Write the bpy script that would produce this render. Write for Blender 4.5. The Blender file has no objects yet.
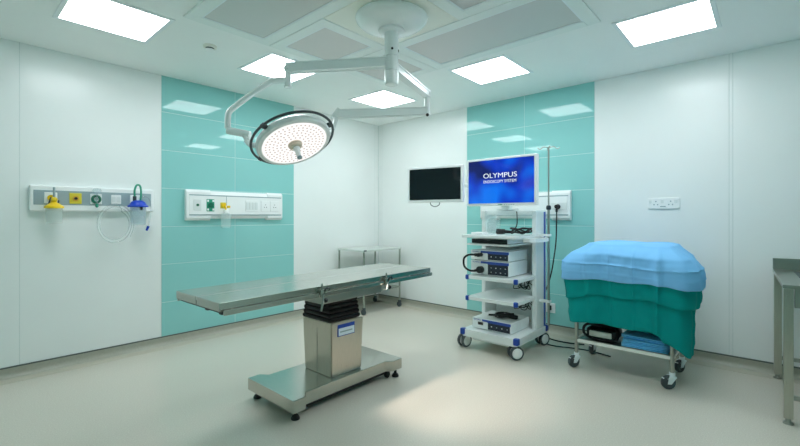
import bpy, bmesh, math, random
from mathutils import Vector, Matrix, noise
RN = random.Random(7)
SC = bpy.context.scene
COL = SC.collection
PI = math.pi
V = Vector

# ------------------------------------------------------------------ helpers
class MB:
    def __init__(s, M=None):
        s.bm = bmesh.new(); s.M = M
    def _add(s, tmp, M=None):
        if M is not None: bmesh.ops.transform(tmp, matrix=M, verts=tmp.verts)
        me = bpy.data.meshes.new('tmp'); tmp.to_mesh(me); tmp.free()
        s.bm.from_mesh(me); bpy.data.meshes.remove(me)
        return s
    def box(s, lo, hi, bev=0.0, seg=2, M=None):
        t = bmesh.new(); bmesh.ops.create_cube(t, size=1.0)
        lo, hi = V(lo), V(hi); c = (lo+hi)/2; d = hi-lo
        for v in t.verts: v.co = V((v.co.x*d.x+c.x, v.co.y*d.y+c.y, v.co.z*d.z+c.z))
        if bev > 0:
            bmesh.ops.bevel(t, geom=list(t.edges), offset=min(bev, min(abs(d.x),abs(d.y),abs(d.z))*0.48), segments=seg, affect='EDGES', profile=0.5)
        return s._add(t, M)
    def cyl(s, p0, p1, r0, r1=None, seg=24, M=None):
        r1 = r0 if r1 is None else r1
        p0, p1 = V(p0), V(p1); ax = p1-p0
        t = bmesh.new()
        bmesh.ops.create_cone(t, cap_ends=True, segments=seg, radius1=max(r0,1e-5), radius2=max(r1,1e-5), depth=ax.length)
        q = V((0,0,1)).rotation_difference(ax.normalized()).to_matrix().to_4x4()
        bmesh.ops.transform(t, matrix=Matrix.Translation((p0+p1)/2) @ q, verts=t.verts)
        return s._add(t, M)
    def lathe(s, prof, seg=32, M=None):
        t = bmesh.new(); rings = []
        for r, z in prof:
            if r < 1e-6: rings.append([t.verts.new((0,0,z))])
            else: rings.append([t.verts.new((r*math.cos(2*PI*k/seg), r*math.sin(2*PI*k/seg), z)) for k in range(seg)])
        for a, b in zip(rings, rings[1:]):
            for k in range(seg):
                k2 = (k+1) % seg
                if len(a) == 1 and len(b) == 1: continue
                if len(a) == 1: t.faces.new((a[0], b[k], b[k2]))
                elif len(b) == 1: t.faces.new((a[k], a[k2], b[0]))
                else: t.faces.new((a[k], a[k2], b[k2], b[k]))
        bmesh.ops.recalc_face_normals(t, faces=t.faces)
        return s._add(t, M)
    def tube(s, pts, r, seg=10, sub=6, closed=False, M=None):
        pts = [V(p) for p in pts]
        if sub > 1: pts = spline(pts, sub, closed)
        n = len(pts); t = bmesh.new(); rings = []; up = None
        for i in range(n):
            if closed: d = pts[(i+1) % n]-pts[i-1]
            else: d = pts[min(i+1, n-1)]-pts[max(i-1, 0)]
            d.normalize()
            if up is None:
                up = d.orthogonal().normalized()
            else:
                up = (up - d*up.dot(d))
                up = up.normalized() if up.length > 1e-6 else d.orthogonal().normalized()
            w = d.cross(up)
            rr = r(i/(n-1)) if callable(r) else r
            rings.append([t.verts.new(pts[i]+up*(rr*math.cos(2*PI*k/seg))+w*(rr*math.sin(2*PI*k/seg))) for k in range(seg)])
        pr_ = list(zip(rings, rings[1:])) + ([(rings[-1], rings[0])] if closed else [])
        for a, b in pr_:
            for k in range(seg): t.faces.new((a[k], a[(k+1) % seg], b[(k+1) % seg], b[k]))
        if not closed:
            t.faces.new(list(reversed(rings[0]))); t.faces.new(rings[-1])
        bmesh.ops.recalc_face_normals(t, faces=t.faces)
        return s._add(t, M)
    def prism(s, poly, z0, z1, bev=0.0, seg=2, M=None):
        t = bmesh.new()
        a = [t.verts.new((x, y, z0)) for x, y in poly]; b = [t.verts.new((x, y, z1)) for x, y in poly]
        n = len(poly)
        t.faces.new(a[::-1]); t.faces.new(b)
        for k in range(n): t.faces.new((a[k], a[(k+1) % n], b[(k+1) % n], b[k]))
        bmesh.ops.recalc_face_normals(t, faces=t.faces)
        if bev > 0: bmesh.ops.bevel(t, geom=list(t.edges), offset=bev, segments=seg, affect='EDGES', profile=0.5)
        return s._add(t, M)
    def sphere(s, c, r, sc=(1,1,1), seg=20, M=None):
        t = bmesh.new(); bmesh.ops.create_uvsphere(t, u_segments=seg, v_segments=seg//2+2, radius=r)
        for v in t.verts: v.co = V((v.co.x*sc[0]+c[0], v.co.y*sc[1]+c[1], v.co.z*sc[2]+c[2]))
        return s._add(t, M)
    def torus(s, R_, r, seg=64, sub=12, M=None):
        return s.tube([(R_*math.cos(2*PI*k/seg), R_*math.sin(2*PI*k/seg), 0) for k in range(seg)], r, seg=sub, sub=1, closed=True, M=M)
    def build(s, name, mat, parent=None, ang=35, smooth=True, wn=True):
        if s.M is not None: bmesh.ops.transform(s.bm, matrix=s.M, verts=s.bm.verts)
        me = bpy.data.meshes.new(name); s.bm.to_mesh(me); s.bm.free()
        if smooth:
            me.shade_smooth(); me.set_sharp_from_angle(angle=math.radians(ang))
        me.materials.append(mat)
        o = bpy.data.objects.new(name, me); COL.objects.link(o)
        if parent is not None: o.parent = parent
        if smooth and wn:
            wm = o.modifiers.new('normals', 'WEIGHTED_NORMAL'); wm.keep_sharp = True; wm.weight = 60
        return o

def spline(pts, sub, closed=False):
    n = len(pts); out = []
    g = lambda i: pts[i % n] if closed else pts[max(0, min(n-1, i))]
    for i in range(n if closed else n-1):
        p0, p1, p2, p3 = g(i-1), g(i), g(i+1), g(i+2)
        for k in range(sub):
            t = k/sub
            out.append(0.5*((2*p1)+(p2-p0)*t+(2*p0-5*p1+4*p2-p3)*t*t+(3*p1-p0-3*p2+p3)*t**3))
    if not closed: out.append(pts[-1])
    return out

def lerp_list(lst, p):
    for (a, x), (b, y) in zip(lst, lst[1:]):
        if p <= b:
            t = (p-a)/(b-a) if b > a else 0
            t = max(0, min(1, t)); t = t*t*(3-2*t)
            return x+(y-x)*t
    return lst[-1][1]

def thing(name, label, cat, loc=(0,0,0), rz=0, group=None):
    o = bpy.data.objects.new(name, None); COL.objects.link(o)
    o.location = loc; o.rotation_euler = (0, 0, rz); o.empty_display_size = 0.1
    return tag(o, label, cat, group)
def tag(o, label, cat, group=None):
    o['label'] = label; o['category'] = cat
    if group: o['group'] = group
    return o
def struct(o):
    o['kind'] = 'structure'; return o
def copy_tree(o, parent=None):
    c = o.copy(); COL.objects.link(c)
    if parent is not None: c.parent = parent
    for ch in list(o.children): copy_tree(ch, c)
    return c

def text(name, body, size, M, mat, parent, extrude=0.0006, bold=0.0, align='CENTER', width=None):
    cu = bpy.data.curves.new(name, 'FONT'); cu.body = body; cu.size = size
    cu.align_x = align; cu.align_y = 'CENTER'; cu.extrude = extrude; cu.offset = bold
    ob = bpy.data.objects.new('t', cu); COL.objects.link(ob)
    dg = bpy.context.evaluated_depsgraph_get(); dg.update()
    me = bpy.data.meshes.new_from_object(ob.evaluated_get(dg))
    bpy.data.objects.remove(ob)
    if width:
        xs = [v.co.x for v in me.vertices]; k = width/(max(xs)-min(xs))
        for v in me.vertices: v.co.x *= k
    me.transform(M); me.name = name
    me.materials.clear(); me.materials.append(mat)
    o = bpy.data.objects.new(name, me); COL.objects.link(o); o.parent = parent
    return o

# ------------------------------------------------------------------ materials
def s2l(c):
    return tuple(((x/255)/12.92 if x/255 <= 0.04045 else ((x/255+0.055)/1.055)**2.4) for x in c)
def mat(name, col, rough=0.5, metal=0.0, spec=0.5, lin=False, **kw):
    m = bpy.data.materials.new(name); m.use_nodes = True
    b = m.node_tree.nodes['Principled BSDF']
    c = col if lin else s2l(col)
    b.inputs['Base Color'].default_value = (*c, 1); b.inputs['Roughness'].default_value = rough
    b.inputs['Metallic'].default_value = metal; b.inputs['Specular IOR Level'].default_value = spec
    for k, v in kw.items():
        b.inputs[k.replace('_', ' ')].default_value = v
    return m
def nodes(m): return m.node_tree.nodes, m.node_tree.links, m.node_tree.nodes['Principled BSDF']
def noise_var(m, scale, amt, detail=4, stretch=None, rough_amt=0.0, bump=0.0):
    n, l, b = nodes(m)
    tc = n.new('ShaderNodeTexCoord'); mp = n.new('ShaderNodeMapping'); nz = n.new('ShaderNodeTexNoise')
    nz.inputs['Scale'].default_value = scale; nz.inputs['Detail'].default_value = detail
    if stretch: mp.inputs['Scale'].default_value = stretch
    l.new(tc.outputs['Object'], mp.inputs['Vector']); l.new(mp.outputs['Vector'], nz.inputs['Vector'])
    base = tuple(b.inputs['Base Color'].default_value)
    if amt:
        cr = n.new('ShaderNodeValToRGB')
        cr.color_ramp.elements[0].position = 0.3; cr.color_ramp.elements[1].position = 0.7
        cr.color_ramp.elements[0].color = (*[x*(1-amt) for x in base[:3]], 1)
        cr.color_ramp.elements[1].color = (*[min(1, x*(1+amt)) for x in base[:3]], 1)
        l.new(nz.outputs['Fac'], cr.inputs['Fac']); l.new(cr.outputs['Color'], b.inputs['Base Color'])
    if rough_amt:
        r0 = b.inputs['Roughness'].default_value
        mr = n.new('ShaderNodeMapRange'); mr.inputs['To Min'].default_value = max(0, r0-rough_amt); mr.inputs['To Max'].default_value = r0+rough_amt
        l.new(nz.outputs['Fac'], mr.inputs['Value']); l.new(mr.outputs['Result'], b.inputs['Roughness'])
    if bump:
        bp = n.new('ShaderNodeBump'); bp.inputs['Strength'].default_value = bump; bp.inputs['Distance'].default_value = 0.01
        l.new(nz.outputs['Fac'], bp.inputs['Height']); l.new(bp.outputs['Normal'], b.inputs['Normal'])
    return m
def emit(name, col, strength):
    m = bpy.data.materials.new(name); m.use_nodes = True
    n, l = m.node_tree.nodes, m.node_tree.links
    n.remove(n['Principled BSDF']); e = n.new('ShaderNodeEmission')
    e.inputs['Color'].default_value = (*col, 1); e.inputs['Strength'].default_value = strength
    l.new(e.outputs['Emission'], n['Material Output'].inputs['Surface'])
    return m
def clear(name, col, alpha, rough=0.08):
    return mat(name, col, rough, 0, 0.5, Alpha=alpha)

LIGHT_W = 13.5
M = {}
M['wall'] = noise_var(mat('wall_panel_white', (246, 249, 248), 0.25, spec=0.5), 2.0, 0.012, bump=0.0)
M['wall_far'] = mat('wall_teal_paint', (168, 206, 204), 0.45)
M['seam'] = mat('wall_seam', (190, 206, 203), 0.5)
M['teal'] = mat('teal_glass_panel', (150, 212, 209), 0.008, spec=0.33)
M['grout'] = mat('pale_joint', (220, 239, 237), 0.5)
M['ceil'] = noise_var(mat('ceiling_paint', (251, 253, 252), 0.55, spec=0.3), 3.0, 0.01)
M['skirt'] = noise_var(mat('skirting_vinyl', (176, 174, 160), 0.3), 60, 0.05)
M['border'] = noise_var(mat('border_vinyl', (206, 200, 184), 0.26), 130, 0.04)
M['skirtcap'] = mat('skirting_cap', (96, 104, 102), 0.35)
M['cream'] = mat('cream_plate', (243, 243, 234), 0.45)
M['flange'] = mat('filter_flange', (240, 245, 243), 0.4)
M['white'] = mat('white_plastic', (248, 250, 250), 0.35)
M['white_paint'] = mat('white_enamel', (246, 249, 249), 0.22)
M['offwhite'] = mat('off_white', (232, 237, 236), 0.4)
M['greyplastic'] = mat('grey_plastic', (158, 176, 182), 0.4)
M['alu'] = mat('aluminium', (242, 247, 250), 0.45, 0.0)
M['chrome'] = mat('chrome', (215, 220, 220), 0.12, 1.0)
M['steel'] = noise_var(mat('brushed_steel', (196, 196, 188), 0.24, 1.0), 6, 0.05, stretch=(2, 60, 60), rough_amt=0.06)
M['steel_v'] = noise_var(mat('brushed_steel_upright', (188, 186, 175), 0.3, 1.0), 6, 0.06, stretch=(60, 60, 2), rough_amt=0.06)
M['steel_pale'] = mat('pale_steel', (226, 230, 226), 0.42, 0.7)
M['steel_dull'] = noise_var(mat('dull_steel', (168, 172, 164), 0.36, 1.0), 8, 0.05, rough_amt=0.05)
M['black'] = mat('black_rubber', (16, 18, 20), 0.5)
M['blackgloss'] = mat('black_gloss', (10, 14, 18), 0.12)
M['bellows'] = mat('bellows_rubber', (4, 5, 6), 0.5, spec=0.25)
M['darkgrey'] = mat('dark_grey', (62, 72, 76), 0.35)
M['tyre'] = mat('grey_tyre', (72, 80, 84), 0.5)
M['blue'] = mat('blue_plastic', (28, 72, 170), 0.35)
M['navy'] = mat('navy_panel', (34, 42, 56), 0.4)
M['bluestripe'] = mat('blue_stripe', (50, 80, 168), 0.35)
M['yellow'] = mat('yellow_plastic', (245, 205, 20), 0.35)
M['yellow_plate'] = mat('yellow_plate', (226, 208, 60), 0.4)
M['green'] = mat('green_outlet', (20, 110, 84), 0.4)
M['greenhose'] = mat('green_hose', (50, 160, 130), 0.35)
M['bluelid'] = mat('blue_lid', (20, 70, 200), 0.35)
M['clear'] = clear('clear_plastic', (225, 240, 240), 0.15)
M['cleartube'] = clear('clear_tubing', (225, 240, 240), 0.17)
M['cleartop'] = clear('clear_flask', (205, 228, 236), 0.24)
M['redlabel'] = mat('amber', (220, 170, 60), 0.4)
M['beige'] = mat('handle_beige', (222, 206, 186), 0.4)
M['bluedrape'] = noise_var(mat('blue_drape', (134, 200, 252), 0.75, spec=0.2), 900, 0.04, bump=0.02)
M['greendrape'] = noise_var(mat('green_drape', (0, 150, 148), 0.8, spec=0.15), 900, 0.06, bump=0.02)
M['padblue'] = mat('folded_blue', (130, 214, 255), 0.75, spec=0.2)
M['paleblue'] = mat('label_white', (225, 235, 245), 0.4)
M['diffuser'] = emit('lit_diffuser', (0.86, 0.915, .945), LIGHT_W)
M['ledface'] = emit('led_face', (1.0, 0.975, 0.95), 1.08)
M['ledlens'] = emit('led_lens', (0.95, 0.88, 0.85), 0.62)
M['textwhite'] = emit('screen_letters', (0.85, 0.95, 1.0), 1.0)
M['screenoff'] = mat('screen_off', (6, 16, 24), 0.08)
M['ink'] = mat('dark_ink', (60, 80, 110), 0.5)

# floor
m = mat('terrazzo_vinyl', (188, 192, 180), 0.24, spec=0.5); M['floor'] = m
n, l, b = nodes(m)
tc = n.new('ShaderNodeTexCoord')
v1 = n.new('ShaderNodeTexNoise'); v1.inputs['Scale'].default_value = 130; v1.inputs['Detail'].default_value = 3
v2 = n.new('ShaderNodeTexNoise'); v2.inputs['Scale'].default_value = 0.8; v2.inputs['Detail'].default_value = 3
l.new(tc.outputs['Object'], v1.inputs['Vector']); l.new(tc.outputs['Object'], v2.inputs['Vector'])
c1 = n.new('ShaderNodeValToRGB'); e = c1.color_ramp.elements
e[0].position = 0.34; e[0].color = (*s2l((212, 204, 191)), 1); e[1].position = 0.62; e[1].color = (*s2l((222, 215, 202)), 1)
e2 = c1.color_ramp.elements.new(0.72); e2.color = (*s2l((232, 229, 215)), 1)
l.new(v1.outputs['Fac'], c1.inputs['Fac']); l.new(c1.outputs['Color'], b.inputs['Base Color'])
mr = n.new('ShaderNodeMapRange'); mr.inputs['To Min'].default_value = 0.21; mr.inputs['To Max'].default_value = 0.26
l.new(v2.outputs['Fac'], mr.inputs['Value']); l.new(mr.outputs['Result'], b.inputs['Roughness'])

# perforated filter mesh
m = mat('perforated_mesh', (168, 172, 172), 0.45, 0.2); M['filter'] = m
n, l, b = nodes(m)
tc = n.new('ShaderNodeTexCoord'); vo = n.new('ShaderNodeTexVoronoi'); vo.inputs['Scale'].default_value = 90; vo.inputs['Randomness'].default_value = 0.0
l.new(tc.outputs['Object'], vo.inputs['Vector'])
cr = n.new('ShaderNodeValToRGB'); cr.color_ramp.elements[0].position = 0.28; cr.color_ramp.elements[1].position = 0.36
cr.color_ramp.elements[0].color = (*s2l((160, 160, 160)), 1); cr.color_ramp.elements[1].color = (*s2l((216, 212, 210)), 1)
l.new(vo.outputs['Distance'], cr.inputs['Fac']); l.new(cr.outputs['Color'], b.inputs['Base Color'])

# lit blue screen
m = bpy.data.materials.new('screen_blue'); m.use_nodes = True; M['screen'] = m
n, l, b = nodes(m)
b.inputs['Base Color'].default_value = (0.005, 0.01, 0.02, 1); b.inputs['Roughness'].default_value = 0.1
tc = n.new('ShaderNodeTexCoord'); nz = n.new('ShaderNodeTexNoise'); nz.inputs['Scale'].default_value = 3.0; nz.inputs['Detail'].default_value = 1.2
l.new(tc.outputs['Object'], nz.inputs['Vector'])
cr = n.new('ShaderNodeValToRGB'); e = cr.color_ramp.elements
e[0].position = 0.38; e[0].color = (*s2l((0, 12, 100)), 1); e[1].position = 0.64; e[1].color = (*s2l((0, 120, 250)), 1)
e2 = cr.color_ramp.elements.new(0.5); e2.color = (*s2l((0, 55, 205)), 1)
l.new(nz.outputs['Fac'], cr.inputs['Fac']); l.new(cr.outputs['Color'], b.inputs['Emission Color'])
b.inputs['Emission Strength'].default_value = 0.9

# ------------------------------------------------------------------ room
H = 2.9; XN, YN = -5.9, -6.1
struct(MB().box((XN-.1, YN-.1, -.1), (.1, .1, 0)).build('floor', M['floor'], smooth=False))
struct(MB().box((XN-.1, YN-.1, H), (.1, .1, H+.1)).build('ceiling', M['ceil'], smooth=False))
def wall_panels(name, axis, cuts, skip):
    """axis 'x': runs along X at y=0; axis 'y': runs along Y at x=0. Panels 4 mm proud of a backing, 3 mm joints."""
    g = 0.0009; mb = MB()
    for (a, b_), k in zip(zip(cuts, cuts[1:]), range(99)):
        if k in skip: continue
        if axis == 'x': mb.box((b_+g, 0, 0.0), (a-g, .03, H), .002, 1)
        else: mb.box((0, b_+g, 0.0), (.03, a-g, H), .002, 1)
    w = struct(mb.build(name, M['wall']))
    bk = MB()
    if axis == 'x': bk.box((XN, .0025, 0), (.1, .1, H))
    else: bk.box((.0025, YN, 0), (.1, .1, H))
    bk.build('joint_backing', M['seam'], w, smooth=False)
    return w
wl = wall_panels('wall_left', 'x', [0, -.085, -1.649, -3.305, -4.429, -5.55, XN], [2])
wr = wall_panels('wall_right', 'y', [0, -.085, -1.73, -3.403, -4.585, -4.612, -5.8, YN], [2])
struct(MB().box((XN-.1, YN, 0), (XN, .1, H)).build('wall_back', M['wall_far'], smooth=False))
struct(MB().box((XN, YN-.1, 0), (.1, YN, H)).build('wall_front', M['wall_far'], smooth=False))
def teal_cladding(name, axis, a, mid, b_):
    g = 0.0027; mb = MB(); zs = [0.06, .46, .87, 1.275, 1.69, 2.10, 2.51, H]
    for (p, q) in ((a, mid), (mid, b_)):
        for z0, z1 in zip(zs, zs[1:]):
            if axis == 'x': mb.box((q+g, -.004, z0+g), (p-g, .004, z1-g))
            else: mb.box((-.004, q+g, z0+g), (.004, p-g, z1-g))
    o = struct(mb.build(name, M['teal'], smooth=False))
    gr = MB()
    if axis == 'x': gr.box((b_, -.002, .05), (a, .0115, H))
    else: gr.box((-.002, b_, .05), (.0115, a, H))
    gr.build('joint_backing', M['grout'], o, smooth=False)
teal_cladding('trim_1', 'x', -1.649, -2.485, -3.305)
teal_cladding('trim_2', 'y', -1.73, -2.574, -3.403)
# coved vinyl skirting and its dark cap strip
def skirting(name, axis):
    prof = [(0, .086), (-.006, .086), (-.008, .05)]
    for k in range(9):
        a = PI/2*k/8
        prof.append((-.008-.045*(1-math.cos(a)), .047-.045*math.sin(a)))
    prof += [(-.054, .0), (0, 0)]
    t = bmesh.new(); L = (XN if axis == 'x' else YN)
    def P(d, z, u): return (u, d, z) if axis == 'x' else (d, u, z)
    A = [t.verts.new(P(d, z, 0)) for d, z in prof]; B = [t.verts.new(P(d, z, L)) for d, z in prof]
    for i in range(len(prof)-1): t.faces.new((A[i], A[i+1], B[i+1], B[i]))
    bmesh.ops.recalc_face_normals(t, faces=t.faces)
    mb = MB(); mb._add(t)
    o = struct(mb.build(name, M['skirt'], ang=50))
    fb = MB()
    if axis == 'x': fb.box((L, -.165, 0), (0, -.0535, .0018))
    else: fb.box((-.165, L, 0), (-.0535, 0, .0018))
    fb.build('floor_border', M['border'], o, smooth=False)
    c = MB()
    if axis == 'x': c.box((L, -.010, .086), (0, 0, .098), .002, 1)
    else: c.box((-.010, L, .086), (0, 0, .098), .002, 1)
    c.build('cap_strip', M['skirtcap'], o)
skirting('baseboard_left', 'x'); skirting('baseboard_right', 'y')

# ------------------------------------------------------------------ ceiling lights
def make_light():
    r = thing('ceiling_light', 'x', 'ceiling light', group='square ceiling panel lights')
    f = MB()
    for sx, sy, ex, ey in ((-.322, -.322, .322, -.288), (-.322, .288, .322, .322), (-.322, -.288, -.288, .288), (.288, -.288, .322, .288)):
        f.box((sx, sy, -.007), (ex, ey, 0), .002, 1)
    f.build('frame', M['alu'], r)
    MB().box((-.288, -.288, -.0065), (.288, .288, 0)).build('diffuser', M['diffuser'], r, smooth=False)
    return r
L0 = None
for x, y, lab in ((-4.005, -1.13, 'square lit ceiling panel nearest the left end of the left wall, above the suction jars'),
                  (-2.545, -1.13, 'square lit ceiling panel crossed by the bent surgical lamp arm'),
                  (-1.05, -1.13, 'square lit ceiling panel in the far corner, above the small steel table'),
                  (-1.065, -2.70, 'square lit ceiling panel above the two monitors'),
                  (-1.07, -4.26, 'square lit ceiling panel above the draped trolley'),
                  (-2.545, -4.26, 'square lit ceiling panel just outside the picture, above the near floor')):
    o = make_light() if L0 is None else copy_tree(L0)
    L0 = L0 or o
    o.location = (x, y, H); o['label'] = lab

# ------------------------------------------------------------------ laminar flow ceiling modules
def filt(x0, y0, x1, y1, lab):
    cx, cy = (x0+x1)/2, (y0+y1)/2; g = .003; ins = .095
    r = thing('ceiling_filter', lab, 'ceiling air filter', (cx, cy, H), group='laminar airflow filters in the ceiling')
    hx, hy = (x1-x0)/2-g, (y1-y0)/2-g; ix, iy = hx-ins, hy-ins
    f = MB()
    for a in ((-hx, -hy, hx, -iy), (-hx, iy, hx, hy), (-hx, -iy, -ix, iy), (ix, -iy, hx, iy)):
        f.box((a[0], a[1], -.014), (a[2], a[3], 0), .002, 1)
    f.build('frame', M['flange'], r)
    lip = MB(); w = .012
    for a in ((-ix, -iy, ix, -iy+w), (-ix, iy-w, ix, iy), (-ix, -iy+w, -ix+w, iy-w), (ix-w, -iy+w, ix, iy-w)):
        lip.box((a[0], a[1], -.012), (a[2], a[3], -.002), .001, 1)
    lip.build('inner_lip', M['alu'], r)
    MB().box((-ix, -iy, -.007), (ix, iy, 0)).build('mesh_panel', M['filter'], r, smooth=False)
    for sx in (-1, 1):
        for k in range(4):
            yy = -hy+.06+k*(2*hy-.12)/3
            MB().cyl((sx*(hx-.045), yy, -.0165), (sx*(hx-.045), yy, -.012), .005, seg=8).build('screw', M['alu'], r)
XA, XB, XC, XD = -3.675, -2.96, -2.245, -1.488
YA, YB, YC, YD = -1.565, -2.335, -3.09, -3.895
filt(XA, YC, XB, YA, 'long grey mesh air filter on the left of the lamp mount')
filt(XB, YB, XC, YA, 'square grey mesh air filter between the lamp mount and the left wall')
filt(XC, YB, XD, YA, 'small grey mesh air filter half hidden behind the lamp column')
filt(XC, YD, XD, YB, 'long grey mesh air filter on the right of the lamp mount')
filt(XB, YD, XC, YC, 'grey mesh air filter of which one corner shows at the upper edge')
o = MB().box((XB+.003, YC+.003, H-.012), (XC-.003, YB-.003, H), .002, 1).build('ceiling_plate', M['cream'])
tag(o, 'cream square plate in the ceiling that carries the lamp canopy', 'ceiling plate')

r = thing('smoke_detector', 'small round white smoke detector on the ceiling near the long filter', 'smoke detector', (-3.292, -1.156, H))
MB().lathe([(0, 0), (.058, 0), (.058, -.012), (.052, -.02), (0, -.02)]).build('base', M['cream'], r)
MB().lathe([(0, -.02), (.036, -.02), (.036, -.032), (0, -.032)]).build('chamber', M['black'], r)
MB().lathe([(0, -.032), (.04, -.032), (.038, -.042), (.02, -.048), (0, -.049)]).build('cap', M['white'], r)

# ------------------------------------------------------------------ surgical light
LX, LY = -2.624, -2.737
sl = thing('surgical_light', 'large round white surgical lamp on jointed white arms from a ceiling column', 'surgical lamp', (LX, LY, H-.012))
def W(x, y, z): return (x-LX, y-LY, z-(H-.012))
MB().lathe([(0, 0), (.262, 0), (.272, -.012), (.268, -.03), (.235, -.062), (.17, -.086), (.09, -.098), (0, -.1)], 48).build('canopy', M['white_paint'], sl)
MB().lathe([(0, -.09), (.098, -.094), (.098, -.112), (.075, -.122), (0, -.122)], 32).build('collar', M['white_paint'], sl)
cb = MB(); cb.cyl((0, 0, -.12), (0, 0, -.295), .052, seg=32).build('column', M['white_paint'], sl)
MB().cyl((0, 0, -.299), (0, 0, -.405), .050, seg=32).build('upper_swivel', M['white_paint'], sl)
MB().lathe([(0, -.409), (.052, -.409), (.052, -.50), (.048, -.51), (.03, -.514), (0, -.514)], 32).build('lower_swivel', M['white_paint'], sl)
for a in (-2.3, -.9): MB().cyl((.049*math.cos(a), .049*math.sin(a), -.255), (.056*math.cos(a), .056*math.sin(a), -.255), .009, seg=12).build('column_screw', M['black'], sl)
def beam(mb, p, q, w0, h0, w1, h1, bev=.008):
    p, q = V(p), V(q); d = (q-p); L = d.length; d.normalize()
    s = d.cross(V((0, 0, 1))).normalized(); u = s.cross(d)
    t = bmesh.new(); bmesh.ops.create_cube(t, size=1)
    for v in t.verts:
        k = v.co.x+.5; w = w0+(w1-w0)*k; h = h0+(h1-h0)*k
        v.co = p+d*(k*L)+s*(v.co.y*w)+u*(v.co.z*h)
    if bev: bmesh.ops.bevel(t, geom=list(t.edges), offset=bev, segments=2, affect='EDGES')
    mb._add(t)
a1 = MB(); J1 = W(-3.087, -2.067, 2.538)
beam(a1, W(LX, LY, 2.548), J1, .055, .055, .055, .056)
a1.sphere(J1, .034, (1, 1, .95)); arm1 = a1.build('extension_arm', M['white_paint'], sl)
j = MB(); j.cyl((J1[0], J1[1], J1[2]-.03), (J1[0], J1[1], J1[2]-.135), .024); j.cyl((J1[0], J1[1], J1[2]-.135), (J1[0], J1[1], J1[2]-.15), .028); j.build('joint', M['white_paint'], arm1)
b1 = MB()
b1.tube([W(-3.087, -2.067, 2.44), W(-3.13, -2.03, 2.443), W(-3.175, -1.99, 2.435), W(-3.20, -1.97, 2.415), W(-3.30, -1.905, 2.325), W(-3.405, -1.837, 2.215), W(-3.437, -1.818, 2.175), W(-3.446, -1.815, 2.13), W(-3.446, -1.815, 2.05)], .0225, 16, 5)
b1.build('lamp_arm', M['white_paint'], sl)
yk = MB(); yk.cyl(W(-3.446, -1.813, 2.035), W(-3.340, -1.949, 2.0), .027, seg=28)
yk.build('yoke_block', M['white_paint'], sl)
# lamp head, built facing -Z then turned
nrm = V((-.005, -.505, -.863)).normalized()
zax = -nrm; xax = (V((.6658, -.7461, 0)) - zax*zax.dot(V((.6658, -.7461, 0)))).normalized(); yax = zax.cross(xax)
HM = Matrix.Translation(W(-3.129, -2.201, 1.963)) @ Matrix.Scale(.92, 4) @ Matrix((xax, yax, zax)).transposed().to_4x4()
hd = MB(HM); hd.lathe([(0, .075), (.10, .072), (.2, .055), (.275, .025), (.302, -.005), (.305, -.03), (.295, -.045), (.27, -.05), (.266, -.046), (0, -.046)], 72)
head = hd.build('lamp_head', M['white_paint'], sl)
fc = MB(HM); fc.lathe([(0, -.047), (.262, -.047), (.262, -.05), (0, -.05)], 72); fc.build('light_face', M['ledface'], head)
ln = MB(HM)
for rr, cnt in ((.085, 14), (.115, 20), (.145, 25), (.175, 30), (.205, 36), (.235, 42)):
    for k in range(cnt):
        a = 2*PI*(k+.3*(rr*100 % 2))/cnt
        ln.cyl((rr*math.cos(a), rr*math.sin(a), -.0495), (rr*math.cos(a), rr*math.sin(a), -.0515), .0078, seg=10)
ln.build('lens_pattern', M['ledlens'], head)
rg = MB(HM); rg.torus(.335, .0105, 96, 12, Matrix.Translation((0, 0, .0))); ring = rg.build('handle_ring', M['darkgrey'], head)
for a in (2.8, -.1, 4.2):
    c = MB(HM @ Matrix.Rotation(a, 4, 'Z')); c.box((.298, -.02, -.014), (.345, .02, .014), .005); c.tube([(.29, 0, -.01), (.335, 0, 0)], .012, 8, 1)
    c.build('ring_clip', M['darkgrey'], head)
hh = MB(HM); hh.lathe([(0, -.048), (.058, -.048), (.058, -.06), (.052, -.066), (.05, -.078), (.04, -.085), (0, -.085)], 32); hh.build('handle_socket', M['beige'], head)
hh = MB(HM); hh.lathe([(0, -.085), (.026, -.085), (.03, -.10), (.021, -.115), (.019, -.165), (.015, -.175), (0, -.177)], 24); hdl = hh.build('sterile_handle', M['white'], head)
hh = MB(HM); hh.lathe([(0, -.176), (.02, -.175), (.022, -.182), (.016, -.19), (0, -.192)], 20); hh.build('handle_tip', M['greyplastic'], hdl)
# link from yoke to head
lk = MB(); lk.cyl(W(-3.365, -1.92, 1.99), W(-3.355, -1.955, 1.95), .019); lk.tube([W(-3.362, -1.935, 1.955), W(-3.34, -1.975, 1.92), W(-3.30, -2.045, 1.915)], .021, 14, 4)
lk.build('swivel_link', M['white_paint'], sl)
# second arm
J2 = W(-1.885, -2.499, 2.515)
a2 = MB(); beam(a2, W(LX+.04, LY+.01, 2.52), J2, .055, .06, .05, .055); a2.cyl((J2[0], J2[1], J2[2]+.025), (J2[0], J2[1], J2[2]-.185), .026, seg=20)
arm2 = a2.build('long_arm', M['white_paint'], sl)
MB().sphere((J2[0]-.02, J2[1]-.02, J2[2]-.195), .015).build('arm_knob', M['black'], arm2)
a3 = MB(); E2 = W(-2.40, -1.83, 2.348)
beam(a3, (J2[0], J2[1], J2[2]-.155), E2, .05, .05, .05, .062); sp = a3.build('spring_arm', M['white_paint'], sl)
a4 = MB(); beam(a4, (E2[0]+.015, E2[1]-.015, E2[2]+.03), (E2[0]-.03, E2[1]+.01, E2[2]-.04), .05, .05, .045, .05)
a4.tube([(E2[0]-.01, E2[1], E2[2]-.02), W(-2.44, -1.85, 2.27), W(-2.52, -1.90, 2.17), W(-2.70, -2.03, 2.10), W(-2.88, -2.14, 2.07)], .02, 14, 5)
a4.build('arm_end', M['white_paint'], sp)
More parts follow.
